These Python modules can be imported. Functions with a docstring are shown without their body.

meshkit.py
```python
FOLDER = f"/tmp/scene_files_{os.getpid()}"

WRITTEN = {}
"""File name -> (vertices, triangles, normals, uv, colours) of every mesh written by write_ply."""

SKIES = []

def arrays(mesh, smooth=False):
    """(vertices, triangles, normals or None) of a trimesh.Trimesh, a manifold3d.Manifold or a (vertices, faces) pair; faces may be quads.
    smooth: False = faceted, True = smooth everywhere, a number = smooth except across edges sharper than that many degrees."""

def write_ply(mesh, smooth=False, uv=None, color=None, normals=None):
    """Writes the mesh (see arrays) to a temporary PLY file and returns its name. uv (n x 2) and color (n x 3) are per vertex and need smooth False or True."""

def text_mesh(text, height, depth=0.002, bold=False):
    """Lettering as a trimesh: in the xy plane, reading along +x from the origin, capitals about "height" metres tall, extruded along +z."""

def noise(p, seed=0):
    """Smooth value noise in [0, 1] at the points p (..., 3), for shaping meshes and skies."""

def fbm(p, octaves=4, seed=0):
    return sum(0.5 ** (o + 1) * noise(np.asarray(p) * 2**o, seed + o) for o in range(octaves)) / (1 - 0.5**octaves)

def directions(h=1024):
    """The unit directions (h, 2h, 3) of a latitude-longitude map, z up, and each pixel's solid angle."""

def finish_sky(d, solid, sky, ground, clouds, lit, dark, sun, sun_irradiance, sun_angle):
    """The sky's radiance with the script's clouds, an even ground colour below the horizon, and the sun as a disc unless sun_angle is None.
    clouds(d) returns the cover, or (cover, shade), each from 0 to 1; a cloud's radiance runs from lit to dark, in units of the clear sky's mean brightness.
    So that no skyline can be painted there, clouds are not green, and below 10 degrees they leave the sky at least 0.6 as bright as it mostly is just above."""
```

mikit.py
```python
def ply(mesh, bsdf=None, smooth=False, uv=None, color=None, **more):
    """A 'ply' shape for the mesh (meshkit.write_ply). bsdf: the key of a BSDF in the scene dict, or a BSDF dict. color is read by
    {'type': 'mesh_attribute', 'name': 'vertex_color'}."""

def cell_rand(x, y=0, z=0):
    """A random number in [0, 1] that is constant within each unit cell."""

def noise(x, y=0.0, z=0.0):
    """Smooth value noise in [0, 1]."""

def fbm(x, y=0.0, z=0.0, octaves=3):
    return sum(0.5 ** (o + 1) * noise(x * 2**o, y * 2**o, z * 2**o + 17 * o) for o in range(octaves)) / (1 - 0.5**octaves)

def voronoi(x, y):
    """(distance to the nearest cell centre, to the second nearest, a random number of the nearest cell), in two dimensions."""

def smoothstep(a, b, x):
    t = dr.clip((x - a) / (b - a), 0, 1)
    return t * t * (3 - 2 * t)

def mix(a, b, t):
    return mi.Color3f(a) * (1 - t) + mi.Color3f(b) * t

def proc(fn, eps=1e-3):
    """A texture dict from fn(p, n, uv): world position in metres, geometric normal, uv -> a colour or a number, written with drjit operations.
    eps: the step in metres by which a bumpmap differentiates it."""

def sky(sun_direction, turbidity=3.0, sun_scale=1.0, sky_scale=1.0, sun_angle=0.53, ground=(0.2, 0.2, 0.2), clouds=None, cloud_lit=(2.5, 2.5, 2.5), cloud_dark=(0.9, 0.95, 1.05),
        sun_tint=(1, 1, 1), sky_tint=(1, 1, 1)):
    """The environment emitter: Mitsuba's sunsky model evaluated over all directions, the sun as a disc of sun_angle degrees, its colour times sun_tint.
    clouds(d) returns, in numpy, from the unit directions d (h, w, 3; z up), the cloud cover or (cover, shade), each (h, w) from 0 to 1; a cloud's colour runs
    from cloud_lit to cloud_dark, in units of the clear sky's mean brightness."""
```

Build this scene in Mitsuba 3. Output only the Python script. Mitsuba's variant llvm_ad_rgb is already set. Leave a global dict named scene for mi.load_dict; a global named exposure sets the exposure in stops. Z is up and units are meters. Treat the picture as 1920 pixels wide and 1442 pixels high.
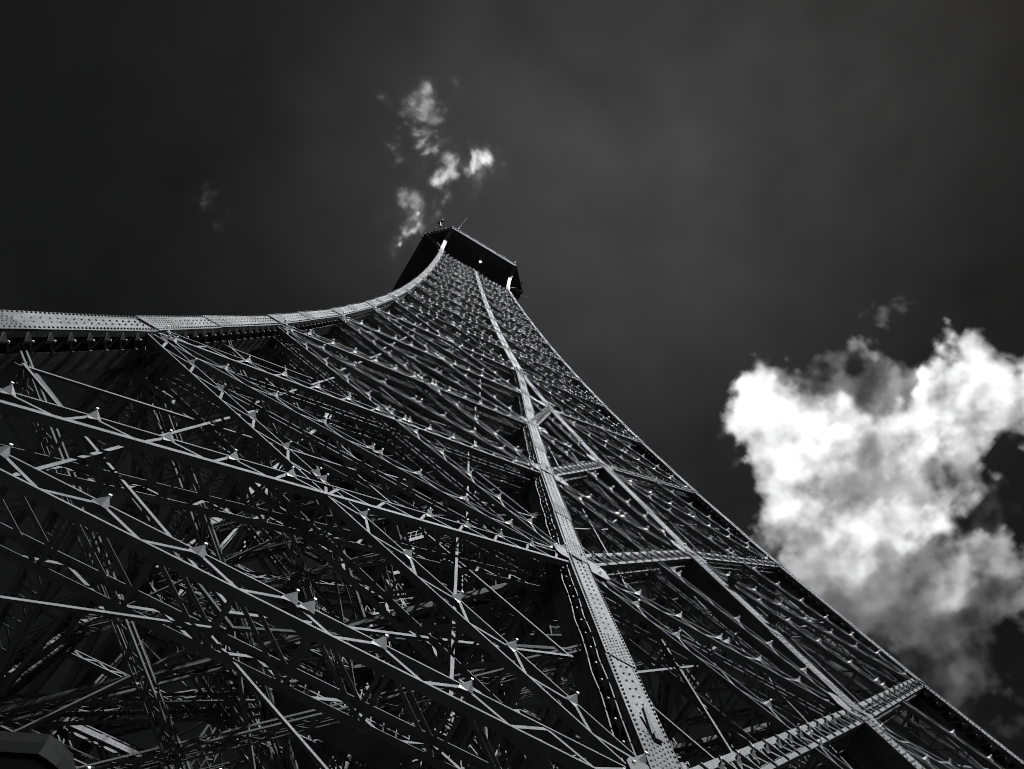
import math
import numpy as np
import mitsuba as mi
import drjit as dr
import mikit, meshkit

scene, labels = {}, {}
T = mi.ScalarTransform4f
rng = np.random.default_rng(7)

# ------------------------------------------------------------------ camera
CAM = np.array([-12.367, -24.512, 118.168])
FW = np.array([0.17325, 0.19861, 0.96465]); FW /= np.linalg.norm(FW)
UP = np.array([-0.4911, -0.8314, 0.2594])
FOV = 56.667
scene['camera'] = {'type': 'perspective', 'fov': FOV, 'fov_axis': 'x', 'near_clip': 0.05, 'far_clip': 6000.0,
                   'to_world': T().look_at(origin=CAM.tolist(), target=(CAM + FW).tolist(), up=UP.tolist())}

# ------------------------------------------------------------------ sky and sun
exposure = 3.9
SUN = np.array([0.12, -0.63, 0.77]); SUN /= np.linalg.norm(SUN)
SKY_SCALE = 0.08
UNIT = 0.0186 * 0.32                                  # the clear sky's mean brightness after tint and scale
G = 2 ** exposure * UNIT
# clouds of the day, in the plane of the cloud layer (x/z, y/z of the direction): centre, radius, density, brightness
BIG = [(np.float64(0.441), np.float64(0.0757), np.float64(0.0347), 1, 1), (np.float64(0.4055), np.float64(0.0824), np.float64(0.0127), 0.7, 0.9), (np.float64(0.489), np.float64(0.0908), np.float64(0.0497), 1, 1), (np.float64(0.5368), np.float64(0.0738), np.float64(0.0468), 1, 1), (np.float64(0.5821), np.float64(0.0325), np.float64(0.0436), 1, 1), (np.float64(0.6024), np.float64(-0.0159), np.float64(0.0344), 1, 1), (np.float64(0.6021), np.float64(-0.0359), np.float64(0.0239), 1, 1), (np.float64(0.6167), np.float64(-0.0709), np.float64(0.0338), 1, 1), (np.float64(0.6666), np.float64(-0.0718), np.float64(0.0312), 1, 0.95), (np.float64(0.5652), np.float64(-0.044), np.float64(0.0079), 0.7, 0.9), (np.float64(0.6855), np.float64(-0.0097), np.float64(0.029), 0.75, 0.8), (np.float64(0.6927), np.float64(-0.0398), np.float64(0.023), 0.8, 0.75), (np.float64(0.6527), np.float64(-0.0455), np.float64(0.0286), 0.9, 0.95), (np.float64(0.4704), np.float64(0.1274), np.float64(0.0354), 1, 1), (np.float64(0.442), np.float64(0.1294), np.float64(0.0206), 0.8, 0.9), (np.float64(0.5083), np.float64(0.1649), np.float64(0.0331), 0.95, 0.9), (np.float64(0.566), np.float64(0.1655), np.float64(0.0424), 1, 1), (np.float64(0.625), np.float64(0.1506), np.float64(0.0486), 1, 0.95), (np.float64(0.6524), np.float64(0.1038), np.float64(0.042), 1, 0.9), (np.float64(0.5919), np.float64(0.086), np.float64(0.0592), 1, 0.45), (np.float64(0.6444), np.float64(0.0629), np.float64(0.0325), 0.9, 0.6), (np.float64(0.6143), np.float64(0.1996), np.float64(0.0462), 1, 0.62), (np.float64(0.6765), np.float64(0.1874), np.float64(0.0588), 0.95, 0.42), (np.float64(0.5507), np.float64(0.1975), np.float64(0.0275), 0.8, 0.55), (np.float64(0.7323), np.float64(0.1553), np.float64(0.0494), 0.85, 0.42), (np.float64(0.7719), np.float64(0.1126), np.float64(0.0398), 0.85, 0.65), (np.float64(0.7955), np.float64(0.091), np.float64(0.0274), 0.7, 0.5), (np.float64(0.76), np.float64(0.1594), np.float64(0.031), 0.9, 0.7), (np.float64(0.7409), np.float64(0.2189), np.float64(0.0599), 0.8, 0.28), (np.float64(0.8068), np.float64(0.1977), np.float64(0.0632), 0.7, 0.2), (np.float64(0.8141), np.float64(0.1444), np.float64(0.0342), 0.7, 0.4), (np.float64(0.6717), np.float64(0.2343), np.float64(0.0471), 0.8, 0.3), (np.float64(0.8818), np.float64(0.2387), np.float64(0.0485), 0.6, 0.2), (np.float64(0.8295), np.float64(0.2262), np.float64(0.0256), 0.7, 0.32), (np.float64(0.8292), np.float64(0.2686), np.float64(0.0519), 0.6, 0.14), (np.float64(0.9427), np.float64(0.2821), np.float64(0.0463), 0.4, 0.12), (np.float64(0.6863), np.float64(0.0159), np.float64(0.0293), 0.7, 0.6), (np.float64(0.5474), np.float64(-0.0228), np.float64(0.0199), 0.5, 0.45), (np.float64(0.4981), np.float64(-0.0184), np.float64(0.0113), 0.55, 0.5), (np.float64(0.5072), np.float64(-0.0897), np.float64(0.011), 0.45, 0.3), (np.float64(0.4966), np.float64(-0.0696), np.float64(0.0078), 0.4, 0.3), (np.float64(0.4196), np.float64(0.1608), np.float64(0.0166), 0.35, 0.25), (np.float64(0.4129), np.float64(0.1832), np.float64(0.0119), 0.3, 0.2), (np.float64(0.5363), np.float64(0.0123), np.float64(0.043), 0.62, 0.3), (np.float64(0.4781), np.float64(0.0146), np.float64(0.0228), 0.55, 0.4), (np.float64(0.4875), np.float64(-0.0226), np.float64(0.0146), 0.55, 0.45), (np.float64(0.442), np.float64(0.036), np.float64(0.0171), 0.55, 0.6), (np.float64(0.7468), np.float64(0.0412), np.float64(0.0357), 0.45, 0.1), (np.float64(0.5466), np.float64(0.2349), np.float64(0.0247), 0.4, 0.2), (np.float64(0.4714), np.float64(0.0257), np.float64(0.0343), 0.35, 0.25)]
SMALL = [(np.float64(-0.066), np.float64(0.0085), np.float64(0.0074), 0.75, 0.45), (np.float64(-0.0504), np.float64(-0.0041), np.float64(0.0116), 0.75, 0.55), (np.float64(-0.0353), np.float64(-0.0133), np.float64(0.0095), 0.55, 0.4), (np.float64(-0.0414), np.float64(-0.0023), np.float64(0.0105), 0.6, 0.42), (np.float64(-0.0487), np.float64(0.0173), np.float64(0.0117), 0.7, 0.45), (np.float64(-0.0374), np.float64(0.0153), np.float64(0.0074), 0.65, 0.5), (np.float64(-0.0278), np.float64(0.0082), np.float64(0.0053), 0.45, 0.35), (np.float64(-0.0438), np.float64(0.0344), np.float64(0.0064), 0.8, 0.6), (np.float64(-0.0277), np.float64(0.0376), np.float64(0.0054), 0.8, 0.6), (np.float64(-0.0227), np.float64(0.0321), np.float64(0.0064), 0.8, 0.6), (np.float64(-0.0577), np.float64(0.0503), np.float64(0.0048), 0.55, 0.4), (np.float64(-0.0515), np.float64(0.0668), np.float64(0.0065), 0.5, 0.4), (np.float64(-0.023), np.float64(0.062), np.float64(0.0086), 0.35, 0.35), (np.float64(0.0216), np.float64(0.0163), np.float64(0.0107), 0.9, 0.95), (np.float64(0.0195), np.float64(0.0053), np.float64(0.0075), 0.6, 0.55), (np.float64(0.0152), np.float64(0.014), np.float64(0.0048), 0.7, 0.7), (np.float64(0.0381), np.float64(0.0344), np.float64(0.014), 0.45, 0.35), (np.float64(0.004), np.float64(0.0488), np.float64(0.0108), 0.9, 0.8), (np.float64(0.0091), np.float64(0.0413), np.float64(0.0075), 0.8, 0.7), (np.float64(0.0022), np.float64(0.0643), np.float64(0.0071), 0.85, 0.8), (np.float64(0.0131), np.float64(0.059), np.float64(0.0076), 0.7, 0.55), (np.float64(-0.01), np.float64(0.1014), np.float64(0.0121), 0.65, 0.5), (np.float64(-0.0113), np.float64(0.1181), np.float64(0.0072), 0.9, 0.8), (np.float64(-0.0033), np.float64(0.091), np.float64(0.0077), 0.45, 0.4), (np.float64(-0.0079), np.float64(0.1354), np.float64(0.0111), 0.35, 0.3), (np.float64(0.0024), np.float64(0.1683), np.float64(0.0141), 0.2, 0.2), (np.float64(0.0136), np.float64(0.1148), np.float64(0.005), 0.55, 0.5), (np.float64(-0.0154), np.float64(0.092), np.float64(0.0087), 0.5, 0.4), (np.float64(-0.1978), np.float64(0.2051), np.float64(0.0061), 0.95, 0.45), (np.float64(-0.1883), np.float64(0.2026), np.float64(0.0067), 0.8, 0.4)]


def clouds(d):
    z = np.maximum(d[..., 2], 0.12)
    X, Y = d[..., 0] / z, d[..., 1] / z
    q = np.stack([X, Y, 0 * X], -1)
    wx = meshkit.fbm(q * 16, 4, 3) - 0.5
    wy = meshkit.fbm(q * 16, 4, 11) - 0.5
    fx = meshkit.fbm(q * 55, 4, 23) - 0.5
    fy = meshkit.fbm(q * 55, 4, 29) - 0.5

    def field(spots, a, b, sharp):
        x, y = X + a * wx + b * fx, Y + a * wy + b * fy
        clear, wsum, bsum = np.ones_like(X), np.zeros_like(X) + 1e-6, np.zeros_like(X)
        for px, py, r, amp, br in spots:
            e = ((x - px) ** 2 + (y - py) ** 2) / (r * r)
            g = np.exp(-(e ** sharp) * 0.8) * amp
            clear *= 1 - np.minimum(g, 0.999)
            w = np.exp(-e * 2.8) * amp + 1e-4 * np.exp(-e * .3)
            wsum += w
            bsum += w * br
        return 1 - clear, bsum / wsum

    ss = lambda a, b, v: (lambda t: t * t * (3 - 2 * t))(np.clip((v - a) / (b - a), 0, 1))
    n1, n2 = meshkit.fbm(q * 40, 5, 5), meshkit.fbm(q * 90, 4, 8)
    f, br = field(BIG, 0.10, 0.035, 1.0)
    lim = ss(0.02, 0.3, f)
    c_big = ss(0.32, 0.98, f + lim * (1.35 * (n1 - 0.5) * (1.25 - f) + 0.6 * (n2 - 0.5) * (1.3 - f)))
    l_big = np.clip(br ** 1.8 * (0.15 + 1.65 * n1), 0, 1.25) * 1.02 + 0.02
    f, br = field(SMALL, 0.03, 0.045, 1.0)
    n3 = meshkit.fbm(q * 170, 3, 41)
    c_small = 0.66 * ss(0.12, 1.25, f * np.clip(2.0 * n2 + 1.0 * n3 - 0.65, 0, 2)) + 0.2 * f ** .7 * n2
    l_small = br ** 1.6 * (0.4 + 1.1 * n2) * 1.05 + 0.05
    # a thin high veil, thickest about overhead and to the west
    veil = 0.0065 + 0.047 * np.exp(-((X - 0.17) ** 2 / 0.10 + (Y + 0.10) ** 2 / 0.12))
    veil = veil * (0.42 + 0.85 * meshkit.fbm(q * 4.5, 5, 31) + 0.34 * meshkit.fbm(q * 20, 4, 37))
    scatter = ss(0.60, 0.78, meshkit.fbm(q * 1.6 + 9, 5, 77)) * ss(1.15, 1.7, np.hypot(X, Y))   # other cumulus lower in the sky
    l = veil
    for c, v in ((scatter, 0.25), (c_small, l_small), (c_big, l_big)):
        l = l * (1 - c) + v * c
    dense = 1 - (1 - c_big) * (1 - c_small) * (1 - scatter)
    cover = 0.96 + 0.04 * dense
    return cover, np.clip((LIT - l / G) / (LIT - DARK), 0, 1)


LIT, DARK = 1.75 / G, 0.004 / G
scene['sky'] = mikit.sky(SUN.tolist(), turbidity=3.0, sun_scale=1.0, sky_scale=SKY_SCALE, ground=(0.012, 0.012, 0.012),
                         clouds=clouds, cloud_lit=(LIT,) * 3, cloud_dark=(DARK,) * 3,
                         sky_tint=(1.76, 1.0, 0.51), sun_tint=(0.815, 1.0, 1.36))

# ------------------------------------------------------------------ materials


def paint_tone(base, amp):
    def fn(p, n, uv):
        v = mikit.fbm(p.x * 1.3, p.y * 1.3, p.z * 0.5, 3) - 0.5
        w = mikit.fbm(p.x * 11, p.y * 11, p.z * 1.6, 4) - 0.5
        return mi.Color3f(base * (1 + amp * (1.1 * v + 0.9 * w)))
    return mikit.proc(fn)


def paint(base, amp, rough):
    return {'type': 'twosided', 'bsdf': {'type': 'principled', 'base_color': paint_tone(base, amp), 'roughness': rough, 'specular': 0.06}}


scene['iron_paint'] = paint(0.044, 0.7, 0.65)
scene['plate_paint'] = paint(0.044, 1.25, 0.6)
scene['rivet_paint'] = {'type': 'twosided', 'bsdf': {'type': 'principled', 'base_color': {'type': 'rgb', 'value': [0.042] * 3}, 'roughness': 0.5, 'specular': 0.06}}
scene['housing_paint'] = {'type': 'twosided', 'bsdf': {'type': 'principled', 'base_color': {'type': 'mesh_attribute', 'name': 'vertex_color'}, 'roughness': 0.5, 'specular': 0.1}}
scene['pale_metal'] = {'type': 'twosided', 'bsdf': {'type': 'principled', 'base_color': {'type': 'rgb', 'value': [0.17] * 3}, 'roughness': 0.45}}
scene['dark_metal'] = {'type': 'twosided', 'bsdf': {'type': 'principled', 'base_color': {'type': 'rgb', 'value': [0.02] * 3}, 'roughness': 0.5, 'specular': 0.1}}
scene['black_paint'] = {'type': 'twosided', 'bsdf': {'type': 'principled', 'base_color': {'type': 'rgb', 'value': [0.002] * 3}, 'roughness': 0.7, 'specular': 0.02}}
scene['deck_surface'] = {'type': 'twosided', 'bsdf': {'type': 'principled', 'base_color': paint_tone(0.009, 0.6), 'roughness': 0.8}}
scene['ground_cover'] = {'type': 'twosided', 'bsdf': {'type': 'principled', 'base_color': paint_tone(0.009, 0.8), 'roughness': 0.9}}

# ------------------------------------------------------------------ mesh helpers
BOXF = np.array([[0, 2, 1], [0, 3, 2], [4, 5, 6], [4, 6, 7], [0, 1, 5], [0, 5, 4], [1, 2, 6], [1, 6, 5], [2, 3, 7], [2, 7, 6], [3, 0, 4], [3, 4, 7]])


def nrm(v):
    v = np.asarray(v, float)
    return v / np.maximum(np.linalg.norm(v, axis=-1, keepdims=True), 1e-12)


def beams(P0, P1, U, w, t, du=0.0, dv=0.0):
    """Boxes from P0 to P1: w wide along U, t thick across it; du, dv shift the section along U and along axis x U."""
    P0, P1 = np.atleast_2d(np.asarray(P0, float)), np.atleast_2d(np.asarray(P1, float))
    n = max(len(P0), len(P1))
    P0, P1 = np.broadcast_to(P0, (n, 3)), np.broadcast_to(P1, (n, 3))
    e = nrm(P1 - P0)
    U = np.broadcast_to(np.asarray(U, float), (n, 3))
    u = nrm(U - (U * e).sum(1, keepdims=True) * e)
    v = np.cross(e, u)
    col = lambda x: np.broadcast_to(np.asarray(x, float), (n,))[:, None]
    w, t, du, dv = col(w), col(t), col(du), col(dv)
    c = [(-.5, -.5), (.5, -.5), (.5, .5), (-.5, .5)]
    V = np.stack([p + (a * w + du) * u + (b * t + dv) * v for p in (P0, P1) for a, b in c], 1)
    F = BOXF[None] + 8 * np.arange(n)[:, None, None]
    return V.reshape(-1, 3), F.reshape(-1, 3)


class MB:
    def __init__(self):
        self.v, self.f, self.c, self.n = [], [], [], 0

    def add(self, vf, col=None):
        v, f = vf
        self.v.append(v); self.f.append(np.asarray(f) + self.n); self.n += len(v)
        if col is not None:
            self.c.append(np.broadcast_to(col, (len(v), 3)) if np.ndim(col) < 2 else col)
        return self

    def get(self):
        return np.vstack(self.v), np.vstack(self.f)


used = {}


def name(key):
    k = used.get(key, -1) + 1
    used[key] = k
    return key if k == 0 else f'{key}_{k:03d}'


def put(key, vf, mat, label=None, kind=None, cat=None, group=None, smooth=False):
    key = name(key)
    col = None
    if isinstance(vf, MB):
        col = np.vstack(vf.c) if vf.c else None
        vf = vf.get()
    scene[key] = mikit.ply(vf, mat, smooth=smooth, color=col)
    L = {k: v for k, v in (('label', label), ('kind', kind), ('category', cat), ('group', group)) if v}
    if L:
        labels[key] = L
    return key


def cylinder(p0, p1, r, sides=10, r1=None):
    p0, p1 = np.asarray(p0, float), np.asarray(p1, float)
    e = nrm(p1 - p0)
    a = nrm(np.cross(e, [0, 0, 1] if abs(e[2]) < .9 else [1, 0, 0])); b = np.cross(e, a)
    th = np.arange(sides) * 2 * np.pi / sides
    ring = np.cos(th)[:, None] * a + np.sin(th)[:, None] * b
    v = np.vstack([p0 + r * ring, p1 + (r if r1 is None else r1) * ring, [p0, p1]])
    i = np.arange(sides); j = (i + 1) % sides
    f = np.vstack([np.stack([i, j, j + sides], 1), np.stack([i, j + sides, i + sides], 1), np.stack([j, i, i * 0 + 2 * sides], 1), np.stack([i + sides, j + sides, i * 0 + 2 * sides + 1], 1)])
    return v, f


def octagon(W, c, z):
    return np.array([(-W, -W + c, z), (-W + c, -W, z), (W - c, -W, z), (W, -W + c, z), (W, W - c, z), (W - c, W, z), (-W + c, W, z), (-W, W - c, z)])


def prism(lo, hi):
    n = len(lo); i = np.arange(n); j = (i + 1) % n
    return np.vstack([lo, hi]), np.vstack([[[0, k + 1, k] for k in range(1, n - 1)], [[n, n + k, n + k + 1] for k in range(1, n - 1)], np.stack([i, j, j + n], 1), np.stack([i, j + n, i + n], 1)])


def rotz(k):
    c, s = [(1, 0), (0, 1), (-1, 0), (0, -1)][k % 4]
    return np.array([[c, -s, 0], [s, c, 0], [0, 0, 1.0]])


# ------------------------------------------------------------------ the tower's outline
ZL = np.array([117.3, 128.76, 140.31, 152.11, 164.25, 176.0, 187.5, 198.2, 208.2, 217.6, 226.4, 234.6, 242.2, 249.3, 256.0, 262.4, 268.6])
NL = len(ZL)
Wz = lambda z: 2.985 + 17.913 * np.exp(-0.010559 * (z - 116))
Gz = lambda z: np.maximum(6.553 * (1 - (z - 116) / 64.608), 0)
WR = 0.64                       # width of an edge girder
DR = 0.94                       # its depth


def ax(z):                      # x of the girder axes in the front face
    return -Wz(z) + 0.35


def bx(z):
    return -np.where(z < 181, Gz(z) + 0.45, 0.0)


P = lambda x, z: np.array([x, -Wz(z), z])
tower = 'lattice_tower'
labels[tower] = {'label': 'tall black iron lattice tower seen steeply from below, with a flared gallery on top', 'category': 'tower'}

# ------------------------------------------------------------------ lamp housings: a small bracket with two slanting faces and a lamp on its tip
HV = np.array([[-.72, 0, 0], [.66, 0, 0], [.12, .14, -.1], [.22, .56, .92], [-.66, .05, .42], [.6, .05, .62], [.2, -.02, 1.0]])
HF = np.array([[0, 2, 4], [4, 2, 3], [2, 1, 3], [1, 5, 3], [0, 1, 2], [4, 3, 6], [3, 5, 6], [4, 6, 5], [0, 4, 5], [0, 5, 1]])
housings = []                   # (distance, parent, mesh)


def housing(parent, pos, along, out, size=0.16, cap=.035):
    along = nrm(along - np.array([0, 0, 1]) * along[2] * 0.0)
    up = np.array([0, 0, 1.0])
    up = nrm(up - (up @ along) * along)
    out = nrm(out - (out @ along) * along)
    R = np.stack([along, out, up])
    m = MB()
    m.add((pos + size * (HV @ R), HF), [0.052] * 3)
    tip = pos + size * (np.array([.22, .52, .95]) @ R) + cap * .3 * up
    m.add(beams(tip - cap / 2 * along, tip + cap / 2 * along, up, cap * .8, cap), [0.25] * 3)
    housings.append((np.linalg.norm(pos - CAM), parent, m))


# ------------------------------------------------------------------ braces
lacings = []                    # (distance, parent, [bars])


def brace(key, a, b, n, h=.5, t=.42, sp=1.25, off=0.0, rich=True, rungs=False, mat='iron_paint', sink=None, phase=0, cross=False, flg=.06, wide=.13, lamps=True, lattice=True, flt=None, bar=.062, cap=.05, hsize=.16, string=False):
    """A lattice girder between two points of a face: four angle irons, laced on every side. sink: an MB that takes everything instead."""
    a, b, n = np.asarray(a, float), np.asarray(b, float), nrm(n)
    e = nrm(b - a); L = np.linalg.norm(b - a)
    n = nrm(n - (n @ e) * e)
    u = np.cross(n, e); u = u if u[2] > 0 or (abs(u[2]) < 1e-6 and u[0] > 0) else -u
    a, b = a - off * n, b - off * n
    m = MB()
    th = .016
    for s in (-1, 1):
        for d in (0, 1):
            q = s * h / 2 * u - d * t * n
            sgn = 1 if d == 0 else -1
            fl = (flg if s < 0 or flt is None else flt) if d == 0 or not rich else min(.05, flg)
            wd = wide if d == 0 or not rich else wide * .8
            m.add(beams(a + q - s * fl / 2 * u - sgn * th / 2 * n, b + q - s * fl / 2 * u - sgn * th / 2 * n, u, fl, th))
            c = q - sgn * (th + wd / 2) * n - s * th / 2 * u
            m.add(beams(a + c, b + c, n, wd, th))
    if string:                                     # inner stringers half way back
        for s in (-1, 1):
            q = s * (h / 2 - .05) * u - t * .5 * n
            m.add(beams(a + q, b + q, n, .11, .014))
            m.add(beams(a + q - s * .03 * u + .048 * n, b + q - s * .03 * u + .048 * n, u, .035, .012))
    N = max(2, int(round(L / sp)))
    s = np.linspace(0, L, N + 1)
    pt = a + s[:, None] * e
    lo, hi = -(h / 2 - .05) * u, (h / 2 - .03) * u
    bars = MB(); single = []
    for d in ((0, 1) if rich or lattice else (0,)):
        nn = -(th + .008) * n if d == 0 else -(t - th - .008) * n
        mid = (pt[:-1] + pt[1:]) / 2
        for q0, q1 in ((pt[:-1] + lo, mid + hi), (mid + hi, pt[1:] + lo)) if not cross else ((pt[:-1] + lo, pt[1:] + hi), (pt[:-1] + hi - .013 * n, pt[1:] + lo - .013 * n)):
            B = beams(q0 + nn, q1 + nn, np.cross(nrm(q1 - q0), n), bar, .012)
            bars.add(B)
            if rich and d == 0:
                for i in range(len(q0)):
                    single.append(((B[0][8 * i:8 * i + 8], BOXF), np.linalg.norm((q0[i] + q1[i]) / 2 - CAM)))
    if rich:
        for sgn in (-1, 1):                                 # ties between the two trusses, under and above
            q = sgn * (h / 2 - th - .008) * u
            f0, f1 = -(.06) * n, -(t - .06) * n
            k = np.linspace(0, L, max(2, int(L / (1.1 * max(t, .7)))) + 1)
            pp = a + k[:, None] * e + q
            m.add(beams(pp[:-1] + f0, pp[1:] + f1, u, .010, .055))
            m.add(beams(pp + f0 + .011 * u, pp + f1 + .011 * u, u, .010, .06))
    rg = []
    if rungs:
        r = pt[1:-1]
        V, F = beams(r + (-h / 2) * u + .02 * n, r + (h / 2) * u + .02 * n, e, .05, .04)
        if rungs == 2:
            rg = [(V[8 * i:8 * i + 8], BOXF) for i in range(len(r))]
        else:
            m.add((V, F))
    if sink is not None:
        sink.add(m.get()); sink.add(bars.get())
        return None
    k = put(key, m, mat)
    for v_ in rg:
        put(k + '__rung', v_, mat)
    lacings.append((k, single, bars))
    if lamps:
        mids = (pt[:-1] + pt[1:]) / 2 if not cross else pt[1:-1]
        for i, c in enumerate(mids):
            if rng.random() < .06:
                continue
            housing(k, c + (0 if rungs else h / 2 - .19) * u + .004 * n, e if abs(e[0]) + abs(e[1]) > .3 else np.cross(n, [0, 0, 1]), n, hsize, cap)
            if i == len(mids) // 2:
                housing(k, c + (h / 2 - .19) * u + .24 * e + .004 * n, e if abs(e[0]) + abs(e[1]) > .3 else np.cross(n, [0, 0, 1]), n, hsize, cap)
    return k


def gusset(parent, c, n, w, hh, dx=0):
    """A node plate with clipped corners on the face at c."""
    n = nrm(n); s = nrm(np.cross([0, 0, 1], n)); u = np.cross(n, s)
    pts = np.array([(-.5, -.28), (-.28, -.5), (.28, -.5), (.5, -.28), (.5, .28), (.28, .5), (-.28, .5), (-.5, .28)])
    f = c + (pts[:, :1] * w + dx) * s + pts[:, 1:] * hh * u
    v = np.vstack([f + .012 * n, f - .004 * n])
    i = np.arange(8); j = (i + 1) % 8
    F = np.vstack([[[0, k, k + 1] for k in range(1, 7)], [[8, 8 + k + 1, 8 + k] for k in range(1, 7)], np.stack([j, i, i + 8], 1), np.stack([j, i + 8, j + 8], 1)])
    return put(parent + '__gusset_plate', (v, F), 'plate_paint')


def rivets(P0, S, U, N, r=.03, hgt=.03, sides=6):
    """Domed rivet heads at the points P0 on a plane with axes S, U and outward normal N."""
    P0 = np.atleast_2d(P0); n = len(P0)
    th = np.arange(sides) * 2 * np.pi / sides
    ring = np.cos(th)[:, None] * S + np.sin(th)[:, None] * U
    tpl = np.vstack([r * ring - .004 * N, .8 * r * ring + hgt * .6 * N, [hgt * N]])
    i = np.arange(sides); j = (i + 1) % sides
    F = np.vstack([np.stack([i, j, j + sides], 1), np.stack([i, j + sides, i + sides], 1), np.stack([i + sides, j + sides, i * 0 + 2 * sides], 1)])
    return (P0[:, None] + tpl[None]).reshape(-1, 3), (F[None] + (2 * sides + 1) * np.arange(n)[:, None, None]).reshape(-1, 3)


# ------------------------------------------------------------------ edge girders


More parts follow.
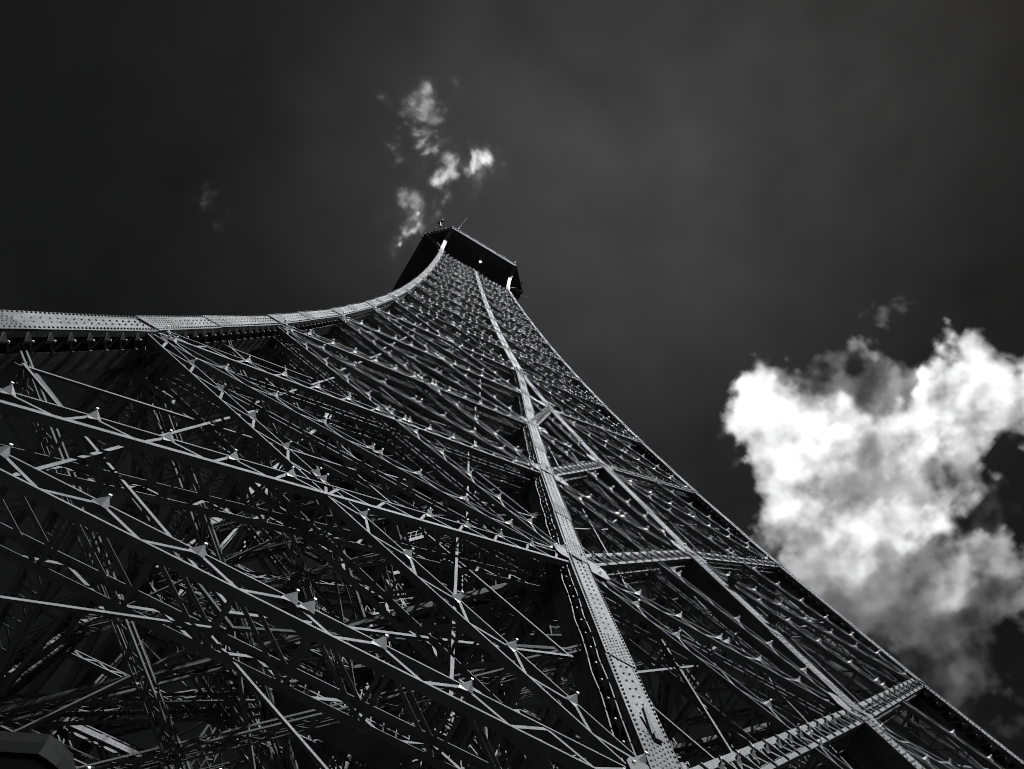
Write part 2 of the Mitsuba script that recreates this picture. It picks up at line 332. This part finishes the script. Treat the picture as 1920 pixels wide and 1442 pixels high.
def girder(key, xs, side, R=np.eye(3), first=0, last=NL - 1, rich=True, corner=False, wtop=None, yf=None, sink=None, rstop=NL):
    """A box girder up a face: plated in front and on the side away from its leg, laced on the leg's side. side: +1 laced side at +x.
    xs(z): its axis; yf(z): its front plane (default the face)."""
    yf = yf or (lambda z: -Wz(z))
    root = None if sink is not None else name(f'{tower}__{key}')
    body, riv = MB(), MB()
    for i in range(first, last):
        z0, z1 = ZL[i], ZL[i + 1]
        a, b = np.array([xs(z0), yf(z0), z0]), np.array([xs(z1), yf(z1), z1])
        a, b = R @ a, R @ b
        e = nrm(b - a); L = np.linalg.norm(b - a)
        sx = nrm((R @ [1, 0, 0]) - (R @ [1, 0, 0]) @ e * e); n = np.cross(sx, e)
        if n @ (R @ [0, -1, 0]) < 0:
            n = -n
        w = WR if wtop is None else wtop(ZL[i])
        wt = WR if wtop is None else wtop(ZL[i + 1])
        w = (w + wt) / 2
        d = DR if w > .5 else w
        x = lambda f: f * sx
        b = b + .02 * e
        body.add(beams(a - .010 * n, b - .010 * n, sx, w, .02))                            # front plate
        if sink is None:
            body.add(beams(a - (d - .01) * n, b - (d - .01) * n, sx, w, .02))              # back plate
        o = -side * (w / 2 - .01) * sx
        body.add(beams(a + o - d / 2 * n, b + o - d / 2 * n, n, d - .042, .02))            # plated side
        o = side * (w / 2 - .01) * sx
        md = min(.46, d * .55)
        body.add(beams(a + o - .075 * n, b + o - .075 * n, n, .11, .02))                   # edge angle of the laced side
        body.add(beams(a + o - (md + d - .022) / 2 * n, b + o - (md + d - .022) / 2 * n, n, d - .022 - md, .02))
        o2 = side * (w / 2 - .03) * sx
        K = max(3, int(L / .37)); s = np.linspace(0, L, K + 1)
        p = a + s[:, None] * e + o2
        fr, bk = -.1 * n, -md * n
        body.add(beams(p[:-1:2] + fr, p[1::2][:len(p[:-1:2])] + bk, sx, .014, .07))
        body.add(beams(p[1:-1:2] + bk, p[2::2][:len(p[1:-1:2])] + fr, sx, .014, .07))
        body.add(beams(p[1::2] + bk - .09 * n, p[1::2] + bk + .02 * n, sx, .05, .12, side * .03))
        if rich:
            nl = int(L / .74)
            for k in range(nl):
                pos = a + (k + .5) / nl * L * e + side * (w / 2 + .002) * sx - .16 * n
                housing(root, pos, nrm(e * .15 - n), side * sx, .19)
            # cover plates: each slightly proud of the one below, its lower edge tilted out
            for (f0, f1, pr) in ((0.0, .40, .030), (.40, .985, .022)):
                p0, p1 = a + (f0 * L + .0) * e, a + f1 * L * e
                v, f = beams(p0 + .036 * n, p1 + .006 * n, sx, w + .02, pr)
                put(root + '__cover_plate', (v, f), 'plate_paint')
            for sg in (-1, 1):                                                             # edge strips
                body.add(beams(a + sg * (w / 2 - .045) * sx + .030 * n, b + sg * (w / 2 - .045) * sx + .022 * n, sx, .085, .012))
            if i < rstop:
                pitch = .165 if i < 5 else .22
                q = np.arange(.06, L, pitch)
                sd = 6 if i < 5 else 4
                rr, hh = (.027, .042) if i < 5 else (.036, .045)
                for sg in (-1, 1):
                    riv.add(rivets(a + q[:, None] * e + sg * (w / 2 - .045) * sx + .034 * n, sx, e, n, rr, hh, sd))
                dense = L * .135
                q = np.arange(dense + .1, L - .1, .33)
                for sg, ph in ((-1, 0), (1, .16)):
                    qq = q + ph + rng.normal(0, .012, len(q))
                    riv.add(rivets(a + qq[:, None] * e + sg * .075 * sx + .022 * n, sx, e, n, rr, hh, sd))
                q = np.concatenate([np.arange(.08, dense, .15), .40 * L + np.arange(.08, dense * .8, .15)])
                for cx in np.linspace(-(w / 2 - .14), w / 2 - .14, 5):
                    riv.add(rivets(a + q[:, None] * e + cx * sx + .024 * n, sx, e, n, rr, hh, sd))
                if i < 5:                                                                  # rivet rows on the plated side
                    q = np.arange(.06, L, .16)
                    for f in (.06, d - .06, d / 2):
                        riv.add(rivets(a + q[:, None] * e - side * (w / 2) * sx - f * n, e, n, -side * sx, .024, .022, 5))
    if sink is not None:
        sink.add(body.get())
        return None
    scene[root] = mikit.ply(body.get(), 'plate_paint')
    if riv.n:
        put(root + '__rivets', riv, 'rivet_paint', kind='stuff')
    return root


gA = girder('corner_girder', ax, +1, first=0)
gD = girder('corner_girder', lambda z: -ax(z), -1, first=0)
gB = girder('inner_girder', bx, -1, first=0, last=6)
gC = girder('inner_girder', lambda z: -bx(z), +1, first=0, last=6)
gM = girder('middle_girder', lambda z: 0.0, +1, first=6, wtop=lambda z: np.interp(z, [187, 270], [1.0, .62]))
labels[gA] = {'label': 'left edge girder, its riveted front plates curving up to the gallery'}
labels[gD] = {'label': 'right edge girder seen edge on against the sky'}
labels[gB] = {'label': 'pale riveted girder rising from the bottom centre'}
labels[gC] = {'label': 'rough riveted girder right of the centre one'}
labels[gM] = {'label': 'single pale girder where the two inner ones have joined'}

# ------------------------------------------------------------------ front face bracing
FN = lambda z0, z1: nrm(np.array([0, -(z1 - z0), -(Wz(z1) - Wz(z0)) * 1.0]) * np.array([1, 1, 1]))


def face_normal(z0, z1):
    dy, dz = -(Wz(z1) - Wz(z0)), z1 - z0        # y rises with z
    return nrm(np.array([0, -dz, dy]))


def bays(i):
    z = ZL[i]
    if i <= 5:
        return [float(ax(z)), float(bx(z)), float(-bx(z)), float(-ax(z))]
    return [float(ax(z)), 0.0, float(-ax(z))]


def size_at(i):
    return float(np.interp(i, [0, 5, 16], [.58, .5, .3]))


near_lattice = {}
for i in range(0, NL - 1):
    z0, z1 = ZL[i], ZL[i + 1]
    n = face_normal(z0, z1)
    h = size_at(i); t = .90 if i < 6 else .5
    sp = 1.3 if i < 6 else 1.0
    kw = dict(cap=.022, hsize=.15) if i < 1 else dict(cap=.04, hsize=.16) if i < 3 else dict(cap=.07, hsize=.17) if i < 6 else dict(cap=.15, hsize=.19, bar=.022)
    kw['string'] = 2 <= i < 6
    x0, x1 = bays(i), bays(i + 1)
    if i == 5:
        x1 = [x1[0], x1[1], x1[1], x1[2]]
    for k in range(len(x0) - 1):
        gap = i < 5 and k == 1
        if i == 5 and k == 1:
            brace(f'{tower}__horizontal_girder', P(x0[1], z0), P(x0[2], z0), n, h, t, .6, .06, lamps=False)
            continue
        a0, b0, a1, b1 = P(x0[k], z0), P(x0[k + 1], z0), P(x1[k], z1), P(x1[k + 1], z1)
        brace(f'{tower}__diagonal_brace', a0, b1, n, h, t, sp if not gap else 1.0, .024, rungs=(2 if i < 3 else 1) if i < 5 and k >= 1 else 0, flg=.105 if i < 6 else .035, flt=(.15 if k else .04) if i < 5 else .025, **kw)
        brace(f'{tower}__diagonal_brace', b0, a1, n, h, t, sp, .046, flg=.045 if i < 6 else .02, flt=.035 if i < 6 else .025, **kw)
        mix = lambda f, g: (a0 * (1 - f) + b0 * f) * (1 - g) + (a1 * (1 - f) + b1 * f) * g
        for (f0, g0, f1, g1, dep) in ((.5, .03, .04, .5, .62), (.5, .03, .96, .5, .70), (.04, .5, .5, .97, .66), (.96, .5, .5, .97, .74), (.25, .02, .27, .97, .5), (.75, .02, .73, .97, .56))[:6 if i else 4]:
            q0, q1 = mix(f0, g0) - dep * t * n, mix(f1, g1) - dep * t * n
            sb = MB(); us = np.cross(n, nrm(q1 - q0)); wv = .045 if i < 1 else .065 if i < 6 else .045
            sb.add(beams(q0, q1, us, wv, .012)); us = us * (1 if us[2] > 0 else -1)
            sb.add(beams(q0 + (wv / 2 - .006) * us - (.006 + wv / 2) * n, q1 + (wv / 2 - .006) * us - (.006 + wv / 2) * n, n, wv, .012))
            put(f'{tower}__secondary_strut', sb, 'iron_paint')
        brace(f'{tower}__horizontal_girder', a0, b0, n, h, t, sp, .068, flg=.045 if i < 6 else .02, flt=.035 if i < 6 else .025, **kw)
    if i < 6:
        for k, x in enumerate(x0):
            sg = {0: 1, 1: -1, 2: 1, 3: -1}[k]
            if k in (1, 2):
                gusset(tower, P(x + sg * .45, z0) + .013 * n, n, .5, .9)
                gusset(tower, P(x - sg * .5, z0) + .013 * n, n, .8, 1.1)
        for k in range(3 if i < 5 else 2):          # plate where two diagonals cross
            pass

# ------------------------------------------------------------------ the left leg's other faces (named), then everything behind as one mesh
RL = rotz(3)                    # front face turned to the left side (x = -W)


def leg_faces(corner):
    """Sides of a leg other than those in the tower's front and back faces, as pairs of (x, y)(z) axes; corner = (sx, sy)."""
    sx, sy = corner
    o = lambda z: (sx * (Wz(z) - .35), sy * (Wz(z) - .3))
    xi = lambda z: (sx * (Gz(z) + .45), sy * (Wz(z) - .3))
    yi = lambda z: (sx * (Wz(z) - .35), sy * (Gz(z) + .45))
    ii = lambda z: (sx * (Gz(z) + .45), sy * (Gz(z) + .45))
    return o, xi, yi, ii


far = MB()


def panel(f0, f1, i, nrm_hint, named=None, lamps=False, h=.42, sp=1.5, cross=False, horiz=True):
    z0, z1 = ZL[i], ZL[i + 1]
    q = lambda f, z: np.array([*f(z), z])
    a0, b0, a1, b1 = q(f0, z0), q(f1, z0), q(f0, z1), q(f1, z1)
    nn = np.cross(b0 - a0, a1 - a0); nn = nrm(nn)
    if nn @ np.asarray(nrm_hint, float) < 0:
        nn = -nn
    kw = dict(n=nn, h=h, t=.8 if named else h * .5, sp=sp, rich=named is not None, lamps=lamps, sink=None if named else far, cross=cross)
    brace(named and f'{tower}__diagonal_brace', a0, b1, off=.02, **kw)
    brace(named and f'{tower}__diagonal_brace', b0, a1, off=.04, **kw)
    if horiz:
        brace(named and f'{tower}__horizontal_girder', a0, b0, off=.06, **kw)


for corner in ((-1, -1), (1, -1), (-1, 1), (1, 1)):
    o, xi, yi, ii = leg_faces(corner)
    sx, sy = corner
    near = corner == (-1, -1)
    for i in range(0, 6):
        nm = True if near and i < 4 else None
        if i == 5:                                   # legs have met: outer sides only
            mid = lambda z: (sx * (Wz(z) - .35), 0 if z > 181 else sy * (Gz(z) + .45))
            panel(o, mid, i, (sx, 0, 0))
            if sy > 0:
                panel(o, lambda z: (0 if z > 181 else sx * (Gz(z) + .45), sy * (Wz(z) - .3)), i, (0, sy, 0))
            continue
        panel(o, yi, i, (sx, 0, 0), nm, lamps=bool(nm), cross=sx > 0)            # outer side face
        if sy > 0:
            panel(o, xi, i, (0, sy, 0))
        if i < 4:
            panel(xi, ii, i, (-sx, 0, 0), nm)        # face to the gap
            panel(yi, ii, i, (0, -sy, 0), nm)
        # plan bracing
        z = ZL[i]
        q = lambda f: np.array([*f(z), z - .5])
        if i < 5:
            for (u, v) in ((o, ii), (xi, yi), (xi, ii), (yi, ii)):
                brace(None, q(u), q(v), (0, 0, -1), h=.36, t=.3, sp=1.3, rich=False, sink=far)
for sx, sy in ((-1, -1), (1, -1), (-1, 1), (1, 1)):
    o, xi, yi, ii = leg_faces((sx, sy))
    for i in range(0, 4):
        zm = (ZL[i] + ZL[i + 1]) / 2
        q = lambda f: np.array([*f(zm), zm])
        pts = [q(f) for f in (o, xi, ii, yi)]
        for j, (a, b) in enumerate(zip(pts, pts[1:] + pts[:1])):
            if j == 0:
                continue
            brace(None, a * [.985, .985, 1] , b * [.985, .985, 1], (a + b) * [1, 1, 0], h=.26, t=.2, sp=.9, rich=False, flg=.04, sink=far)
        for a, b in ((pts[0], pts[2]), (pts[1], pts[3])):
            brace(None, a, b, (0, 0, -1), h=.3, t=.25, sp=.9, rich=False, sink=far, wide=.05, flg=.04)
        cen = sum(pts) / 4
        for a in pts:
            far.add(beams(a, cen + [0, 0, 5.0], (0, 0, 1), .09, .09))
    if (sx, sy) == (-1, -1):
        continue
    for dx in (-1.1, -.35, .5, 1.25):
        c0, c1 = [(np.array([*o(z), z]) + np.array([*ii(z), z])) / 2 for z in (127.0, 163.0)]
        w = np.array([-sy * sx * .7, .7, 0]) * dx
        far.add(beams(c0 + w, c1 + w * .7, (0, 0, 1), .07, .08))
    for tt in np.linspace(0, 1, 60):
        c = c0 * (1 - tt) + c1 * tt
        w = np.array([-sy * sx * .7, .7, 0]) * (1 - .3 * tt)
        far.add(beams(c - 1.1 * w, c + 1.25 * w, (0, 0, 1), .06, .06))
        if int(tt * 59) % 2 == 0:
            far.add(beams(c - 1.1 * w, c - .35 * w + (c1 - c0) / 59, (0, 0, 1), .05, .03))
            far.add(beams(c + .5 * w, c + 1.25 * w + (c1 - c0) / 59, (0, 0, 1), .05, .03))
# gaps between the legs on the three other faces, and the shaft above them
for k in (1, 2, 3):
    R = rotz(k)
    for i in range(0, NL - 1):
        z0, z1 = ZL[i], ZL[i + 1]
        n = R @ face_normal(z0, z1)
        x0, x1 = bays(i), bays(i + 1)
        h = size_at(i)
        for a, b, c, d in ([(x0[1], x0[2], x1[1], x1[2])] if i < 5 else [] if i == 5 else [(x0[j], x0[j + 1], x1[j], x1[j + 1]) for j in (0, 1)]):
            kw = dict(n=n, h=h, t=h * .5, sp=1.5, rich=False, sink=far, cross=k == 1)
            brace(None, R @ P(a, z0), R @ P(d, z1), off=.02, **kw)
            brace(None, R @ P(b, z0), R @ P(c, z1), off=.04, **kw)
            brace(None, R @ P(a, z0), R @ P(b, z0), off=.06, **kw)
# girders of the other faces
rear = MB()
for k in (1, 2, 3):
    R = rotz(k)
    girder('x', bx, -1, R, 0, 6, rich=False, sink=rear)
    girder('x', lambda z: -bx(z), +1, R, 0, 6, rich=False, sink=rear)
    girder('x', lambda z: 0.0, +1, R, 6, NL - 1, rich=False, sink=rear, wtop=lambda z: np.interp(z, [187, 270], [1.0, .62]))
    if k == 2:
        girder('x', ax, +1, R, 0, NL - 1, rich=False, sink=rear)
        girder('x', lambda z: -ax(z), -1, R, 0, NL - 1, rich=False, sink=rear)
for sx in (-1, 1):
    for sy in (-1, 1):
        girder('x', lambda z: sx * (Gz(z) + .45), sx, np.eye(3), 0, 4, rich=False, sink=rear, yf=(lambda z: sy * (Gz(z) + .45) - .3))

# ------------------------------------------------------------------ lift shaft, stairs and gangways inside
core = MB()
zc0, zc1 = 117.0, 262.0
for x in (-3.1, -.7, .7, 3.1):
    for y in (-1.9, 1.9):
        lim = zc1
        core.add(beams((x, y, zc0), (x, y, lim), (1, 0, 0), .08, .1))
for z in np.arange(119, 262, 2.6):
    for y in (-1.9, 1.9):
        core.add(beams((-3.1, y - .02, z), (3.4, y - .02, z), (0, 0, 1), .14, .1))
        core.add(beams((-3.1, y + .09, z), (-.7, y + .09, z + 2.6), (0, 0, 1), .07, .03))
        core.add(beams((.7, y + .09, z + 2.6), (3.1, y + .09, z), (0, 0, 1), .07, .03))
    for x in (-3.1, -.7, .7, 3.1):
        core.add(beams((x, -1.9, z + .12), (x, 1.9, z + .12), (0, 0, 1), .12, .1))
put(f'{tower}__lift_shaft', core, 'iron_paint', label='lift guide masts and cross frames in the middle of the tower')
for (x, y, r, z1) in ((-5.3, -14.2, .13, 152), (-9.0, -11.0, .2, 136), (-.2, -6.0, .10, 185)):
    put(f'{tower}__service_pipe', cylinder((x, y, 117), (x * .75, y * .8, z1), r, 12), 'iron_paint', smooth=40)
stair = MB()
for j, z in enumerate(np.arange(117.5, 176, 2.8)):
    xa, xb = (-9.6, -5.6) if j % 2 == 0 else (-5.6, -9.6)
    y = -7.2 + (.9 if j % 2 else 0)
    sc = float(Gz(z) / Gz(120)) * .75 + .25
    p0, p1 = np.array([xa * sc, y * sc, z]), np.array([xb * sc, y * sc, z + 2.8])
    for dy in (-.4, .4):
        stair.add(beams(p0 + [0, dy, 0], p1 + [0, dy, 0], (0, 0, 1), .22, .03))
        stair.add(beams(p0 + [0, dy, 1.0], p1 + [0, dy, 1.0], (0, 0, 1), .04, .04))
        stair.add(beams(p0 + [0, dy, .5], p1 + [0, dy, .5], (0, 0, 1), .03, .03))
        q = p0 + np.linspace(0, 1, 6)[:, None] * (p1 - p0) + [0, dy, 0]
        stair.add(beams(q, q + [0, 0, 1.0], (1, 0, 0), .04, .04))
    q = p0 + np.linspace(0, 1, 15)[:, None] * (p1 - p0)
    stair.add(beams(q - [0, .4, 0], q + [0, .4, 0], (1, 0, 0), .25, .03))
    stair.add(beams(p1 + [-.5, .2, -.05], p1 + [.5, .2, -.05], (0, 1, 0), 1.8, .05))
put(f'{tower}__stair', stair, 'iron_paint', label='zigzag stair with railings inside the left leg')
for (p0, p1) in (((-3.4, -8.2, 150.), (-2.3, -8.8, 150.)), ((-.97, -9.59, 150.), (.3, -10.3, 150.)), ((-9.5, -9.4, 140.3), (-5.5, -9.4, 140.3))):
    gw = MB()
    p0, p1 = np.array(p0), np.array(p1)
    e = nrm(p1 - p0); s_ = np.cross(e, [0, 0, 1.0])
    gw.add(beams(p0, p1, s_, .8, .05))
    for dy in (-.4, .4):
        for hh in (.55, 1.05):
            gw.add(beams(p0 + dy * s_ + [0, 0, hh], p1 + dy * s_ + [0, 0, hh], (0, 0, 1), .045, .045))
        q = p0 + np.linspace(0, 1, max(3, int(np.linalg.norm(p1 - p0) / .35)))[:, None] * (p1 - p0) + dy * s_
        gw.add(beams(q, q + [0, 0, 1.05], e, .035, .035))
    put(f'{tower}__gangway', gw, 'iron_paint')
for i in range(6, 14):
    for zz in (ZL[i], (ZL[i] + ZL[i + 1]) / 2):
        w_ = float(Wz(zz)) - .5
        c4 = [np.array([sx * w_, sy * w_, zz - .3]) for sx, sy in ((-1, -1), (1, -1), (1, 1), (-1, 1))]
        m4 = [(c4[j] + c4[(j + 1) % 4]) / 2 for j in range(4)]
        for a, b in ([(c4[0], c4[2]), (c4[1], c4[3])] if i > 5 else []) + [(m4[j], m4[(j + 1) % 4]) for j in range(4)]:
            brace(None, a, b, (0, 0, -1), h=.3, t=.25, sp=1.1, rich=False, sink=far, wide=.05, flg=.1)
fl_ = MB()
w_ = float(Wz(188.4)) - 1.0
fl_.add(prism(octagon(w_, .3, 188.2), octagon(w_, .3, 188.35)))
for s_ in np.linspace(-.9, .9, 9):
    fl_.add(beams((s_ * w_, -w_, 188.0), (s_ * w_, w_, 188.0), (0, 0, 1), .36, .12))
put(f'{tower}__intermediate_floor', fl_, 'dark_metal')
for (x0, x1, z0, z1, y) in ((.75, .55, 118, 176, .12), (-.62, -.5, 118, 176, .1), (-.75, -.6, 118, 164, .3)):
    zz = np.linspace(z0, z1, 50)
    px = np.array([float(bx(z)) for z in zz]) + np.linspace(x0, x1, 50) * .62 + .03 * np.sin(zz * 2.3)
    pp = np.stack([px, -Wz(zz) + y, zz], 1)
    put(f'{tower}__cable', beams(pp[:-1], pp[1:], (1, 0, 0), .03, .03), 'dark_metal')
put(f'{tower}__far_lattice', far, 'iron_paint', kind='stuff')
put(f'{tower}__far_girder', rear, 'plate_paint', kind='stuff')

# ------------------------------------------------------------------ top gallery
zg, Wg, cg = 278.84, 9.55, 3.37
gal = f'{tower}__top_gallery'


g = MB()
g.add(prism(octagon(Wg, cg, zg), octagon(Wg, cg, zg + .5)))
g.add(prism(octagon(Wg + .12, cg, zg + .5), octagon(Wg + .12, cg, zg + .62)))
g.add(prism(octagon(Wg - .3, cg, zg + .62), octagon(Wg - .3, cg, zg + 3.2)))
wt = float(Wz(268.6))
for s in np.linspace(-.9, .9, 13):                                                       # joists under the floor
    g.add(beams((s * Wg, -Wg + 1.4, zg - .16), (s * Wg, Wg - 1.4, zg - .16), (0, 0, 1), .3, .1))
sk = octagon(4.6, .9, 271.5); st = octagon(4.9, 1.0, zg - .05)
g.add(prism(sk, st))
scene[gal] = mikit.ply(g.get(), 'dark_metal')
labels[gal] = {'label': 'dark flared gallery crowning the tower'}
# curved corner brackets
for sx in (-1, 1):
    for sy in (-1, 1):
        for ax_ in (0, 1):
            pts = []
            for tt in np.linspace(0, 1, 9):
                out = 3.0 * (1 - math.cos(tt * math.pi / 2)) ** 1.0
                zz = 268.4 + 10.3 * math.sin(tt * math.pi / 2) ** 1.15
                p = np.array([sx * (wt - .35), sy * (wt - .35), zz])
                p[ax_] += (sx, sy)[ax_] * out
                pts.append(p)
            pts = np.array(pts)
            lat = np.array([1, 0, 0]) if ax_ == 1 else np.array([0, 1, 0])
            m = MB()
            m.add(beams(pts[:-1], pts[1:], lat, .6, .06))
            v0 = pts.copy(); v0[:, 0] = np.clip(v0[:, 0], -wt + .5, wt - .5); v0[:, 1] = np.clip(v0[:, 1], -wt + .5, wt - .5)
            m.add(beams((pts[:-1] + v0[:-1]) / 2, (pts[1:] + v0[1:]) / 2, lat, .05, .8))
            put(gal + '__corner_bracket', m, 'plate_paint')
rail = MB()
oc = octagon(Wg, cg, zg + .62)
for a, b in zip(oc, np.roll(oc, -1, 0)):
    for hh in (.5, 1.1, 1.8, 2.6):
        rail.add(beams(a + [0, 0, hh], b + [0, 0, hh], (0, 0, 1), .05, .05))
    q = a + np.linspace(0, 1, 9)[:, None] * (b - a)
    rail.add(beams(q, q + [0, 0, 2.6], (1, 0, 0), .06, .06))
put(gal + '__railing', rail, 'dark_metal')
hall = MB(); hall.add(prism(octagon(6.8, 1.5, zg + 3.2), octagon(6.0, 1.5, zg + 6.5)))
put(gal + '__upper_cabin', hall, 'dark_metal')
b = MB(); b.add(cylinder((.6, -7.2, zg - .9), (.6, -7.2, zg - .05), .08, 8)); 
put('gallery_lamp', b, 'dark_metal')
labels['gallery_lamp'] = {'label': 'lit white lamp under the gallery floor near the top of the middle girder', 'category': 'lamp'}
import trimesh
sp_ = trimesh.creation.icosphere(2, .2)
sp_.apply_translation((.6, -7.2, zg - 1.2))
k = put('gallery_lamp__globe', (np.array(sp_.vertices), np.array(sp_.faces)), 'pale_metal', smooth=True)
scene[k]['emitter'] = {'type': 'area', 'radiance': {'type': 'rgb', 'value': [0.2] * 3}}

# rods and instruments on the gallery's rim
for j, (x, y, dx, dy, lab) in enumerate(((-5.2, -9.6, .5, -2.2, 'thin rod aerial on the near left corner of the gallery rim'), (6.0, -9.6, .8, -2.6, 'thin rod aerial on the near right corner of the gallery rim'), (-9.65, -5.4, -2.6, -.6, 'faint thin rod aerial sticking out of the left side of the gallery rim'), (9.7, -5.2, 2.2, -.2, 'faint short rod aerial on the right side of the gallery rim'))):
    r_ = put('rod_aerial', cylinder((x, y, zg + 2.5), (x + dx, y + dy, zg + 6.5), .035, 6, .015), 'dark_metal', label=lab, cat='aerial', group='rod aerials on the gallery rim')
    put(r_ + '__clamp', cylinder((x, y, zg + 1.9), (x + dx * .1, y + dy * .1, zg + 2.7), .13, 8), 'dark_metal')
mst = put('instrument_mast', cylinder((-8.0, -8.5, zg + 2.4), (-8.4, -9.0, zg + 4.6), .16, 10), 'dark_metal', label='stubby instrument mast with a pale head on the clipped left corner of the gallery', cat='mast')
put(mst + '__arm', beams((-8.7, -8.5, zg + 4.3), (-8.0, -9.3, zg + 4.5), (0, 0, 1), .3, .25), 'dark_metal')
hd = trimesh.creation.icosphere(2, .2); hd.apply_translation((-8.2, -9.35, zg + 4.75))
put(mst + '__head', (np.array(hd.vertices), np.array(hd.faces)), 'pale_metal', smooth=True)

# ------------------------------------------------------------------ two floodlights bolted to the right inner girder
for z, lab in ((149.0, 'upper of the two small round floodlights on the rough girder at right'), (145.9, 'lower of the two small round floodlights on the rough girder at right')):
    c = np.array([-bx(z) + .2, -Wz(z) - .16, z])
    m = MB(); m.add(cylinder(c, c + [0, -.22, .12], .15, 16, .19))
    k = put('floodlight', m, 'dark_metal', label=lab, cat='floodlight', group='floodlights on the right inner girder', smooth=40)
    put(k + '__arm', beams(c + [0, .14, -.12], c + [0, -.02, -.02], (1, 0, 0), .08, .05), 'iron_paint')
    put(k + '__lens', cylinder(c + [0, -.215, .118], c + [0, -.235, .13], .165, 16), 'pale_metal')
# the bracket on the centre girder near the bottom of the picture
z = 130.3
c = np.array([bx(z) + .02, -Wz(z) - .03, z])
cb = put('junction_box', beams(c + [0, -.05, -.12], c + [0, -.05, .02], (1, 0, 0), .13, .11), 'iron_paint', label='small dark box with a short duct on the centre girder near the bottom edge', cat='junction box')
put(cb + '__duct', beams(c + [-.03, -.03, .03], c + [-.03, -.02, .75], (1, 0, 0), .06, .05), 'iron_paint')

# ------------------------------------------------------------------ dark canopy corner below the left leg, the deck and the ground
oh = np.array([(-13.05, -21.42), (-12.95, -21.67), (-12.69, -21.79), (-12.577, -21.843), (-12.541, -21.837), (-12.502, -21.826), (-12.44, -21.796), (-12.31, -21.62), (-12.33, -21.32), (-12.88, -21.2)])
o0, mid_ = np.column_stack([oh, oh[:, 0] * 0 + 121.2]), oh.mean(0)
sh = lambda f, z: np.column_stack([mid_ + (oh - mid_) * f, oh[:, 0] * 0 + z])
hd_ = MB(); hd_.add(prism(o0, sh(1.0, 121.26))); hd_.add(prism(sh(.995, 121.262), sh(.8, 121.36)))
lk = put('lamp_head', hd_, 'black_paint', label='dark rounded lamp head cut off by the bottom left corner', cat='lamp')
put(lk + '__lens', prism(sh(.86, 121.185), sh(.86, 121.198)), 'dark_metal')
put(lk + '__pole', cylinder((mid_[0], mid_[1] + .1, 116.5), (mid_[0], mid_[1] + .1, 121.185), .05, 12), 'dark_metal', smooth=40)
deck = MB()
o_, i_ = 27.0, 13.0
for (x0, x1, y0, y1) in ((-o_, o_, -o_, -i_), (-o_, o_, i_, o_), (-o_, -i_, -i_, i_), (i_, o_, -i_, i_)):
    deck.add(beams(((x0 + x1) / 2, y0, 116.35), ((x0 + x1) / 2, y1, 116.35), (1, 0, 0), x1 - x0, .3))
put('platform_deck', deck, 'deck_surface', kind='structure')
th = np.linspace(0, 2 * np.pi, 65)[:-1]
gv = np.vstack([[[0, 0, 0]], np.stack([4000 * np.cos(th), 4000 * np.sin(th), 0 * th], 1)])
put('ground', (gv, np.array([[0, 1 + k, 1 + (k + 1) % 64] for k in range(64)])), 'ground_cover', kind='structure')

# ------------------------------------------------------------------ nearest lamp housings and lacing bars are parts, the rest joined


def seen(p):
    d = p - CAM
    zz = d @ FW
    if zz < 1:
        return False
    r = np.cross(FW, UP); x, y = d @ nrm(r) / zz, d @ nrm(UP) / zz
    tx = math.tan(math.radians(FOV / 2)) * 1.04
    return abs(x) < tx and abs(y) < tx * .752


LIMIT = 290
order = sorted(range(len(housings)), key=lambda i: housings[i][0])
near = [i for i in order if seen(housings[i][2].v[0][0])][:LIMIT]
nearset = set(near)
for i in near:
    put(housings[i][1] + '__lamp_housing', housings[i][2], 'housing_paint')
rest = MB()
for i in order:
    if i not in nearset:
        rest.add(housings[i][2].get(), np.vstack(housings[i][2].c))
put(f'{tower}__lamp_housings', rest, 'housing_paint', kind='stuff')
cand = [(dist, k, j) for k, (key, single, bars) in enumerate(lacings) for j, (b, dist) in enumerate(single)]
cand.sort()
chosen = {}
cnt = 0
for dist, k, j in cand:
    if cnt >= LIMIT:
        break
    if seen(lacings[k][1][j][0][0][0]):
        chosen.setdefault(k, set()).add(j); cnt += 1
for k, (key, single, bars) in enumerate(lacings):
    V, F = bars.get()
    if k in chosen:
        for j in chosen[k]:
            put(key + '__lacing_bar', single[j][0], 'iron_paint')
        keep = np.ones(len(V) // 8, bool)
        keep[[j for j in chosen[k]]] = False
        V = V.reshape(-1, 8, 3)[keep].reshape(-1, 3)
        F = (BOXF[None] + 8 * np.arange(len(V) // 8)[:, None, None]).reshape(-1, 3)
    put(key + '__lacing', (V, F), 'iron_paint', kind='stuff')
print('entries', len(scene), 'housings', len(housings), 'far tris', sum(len(f) for f in far.f))
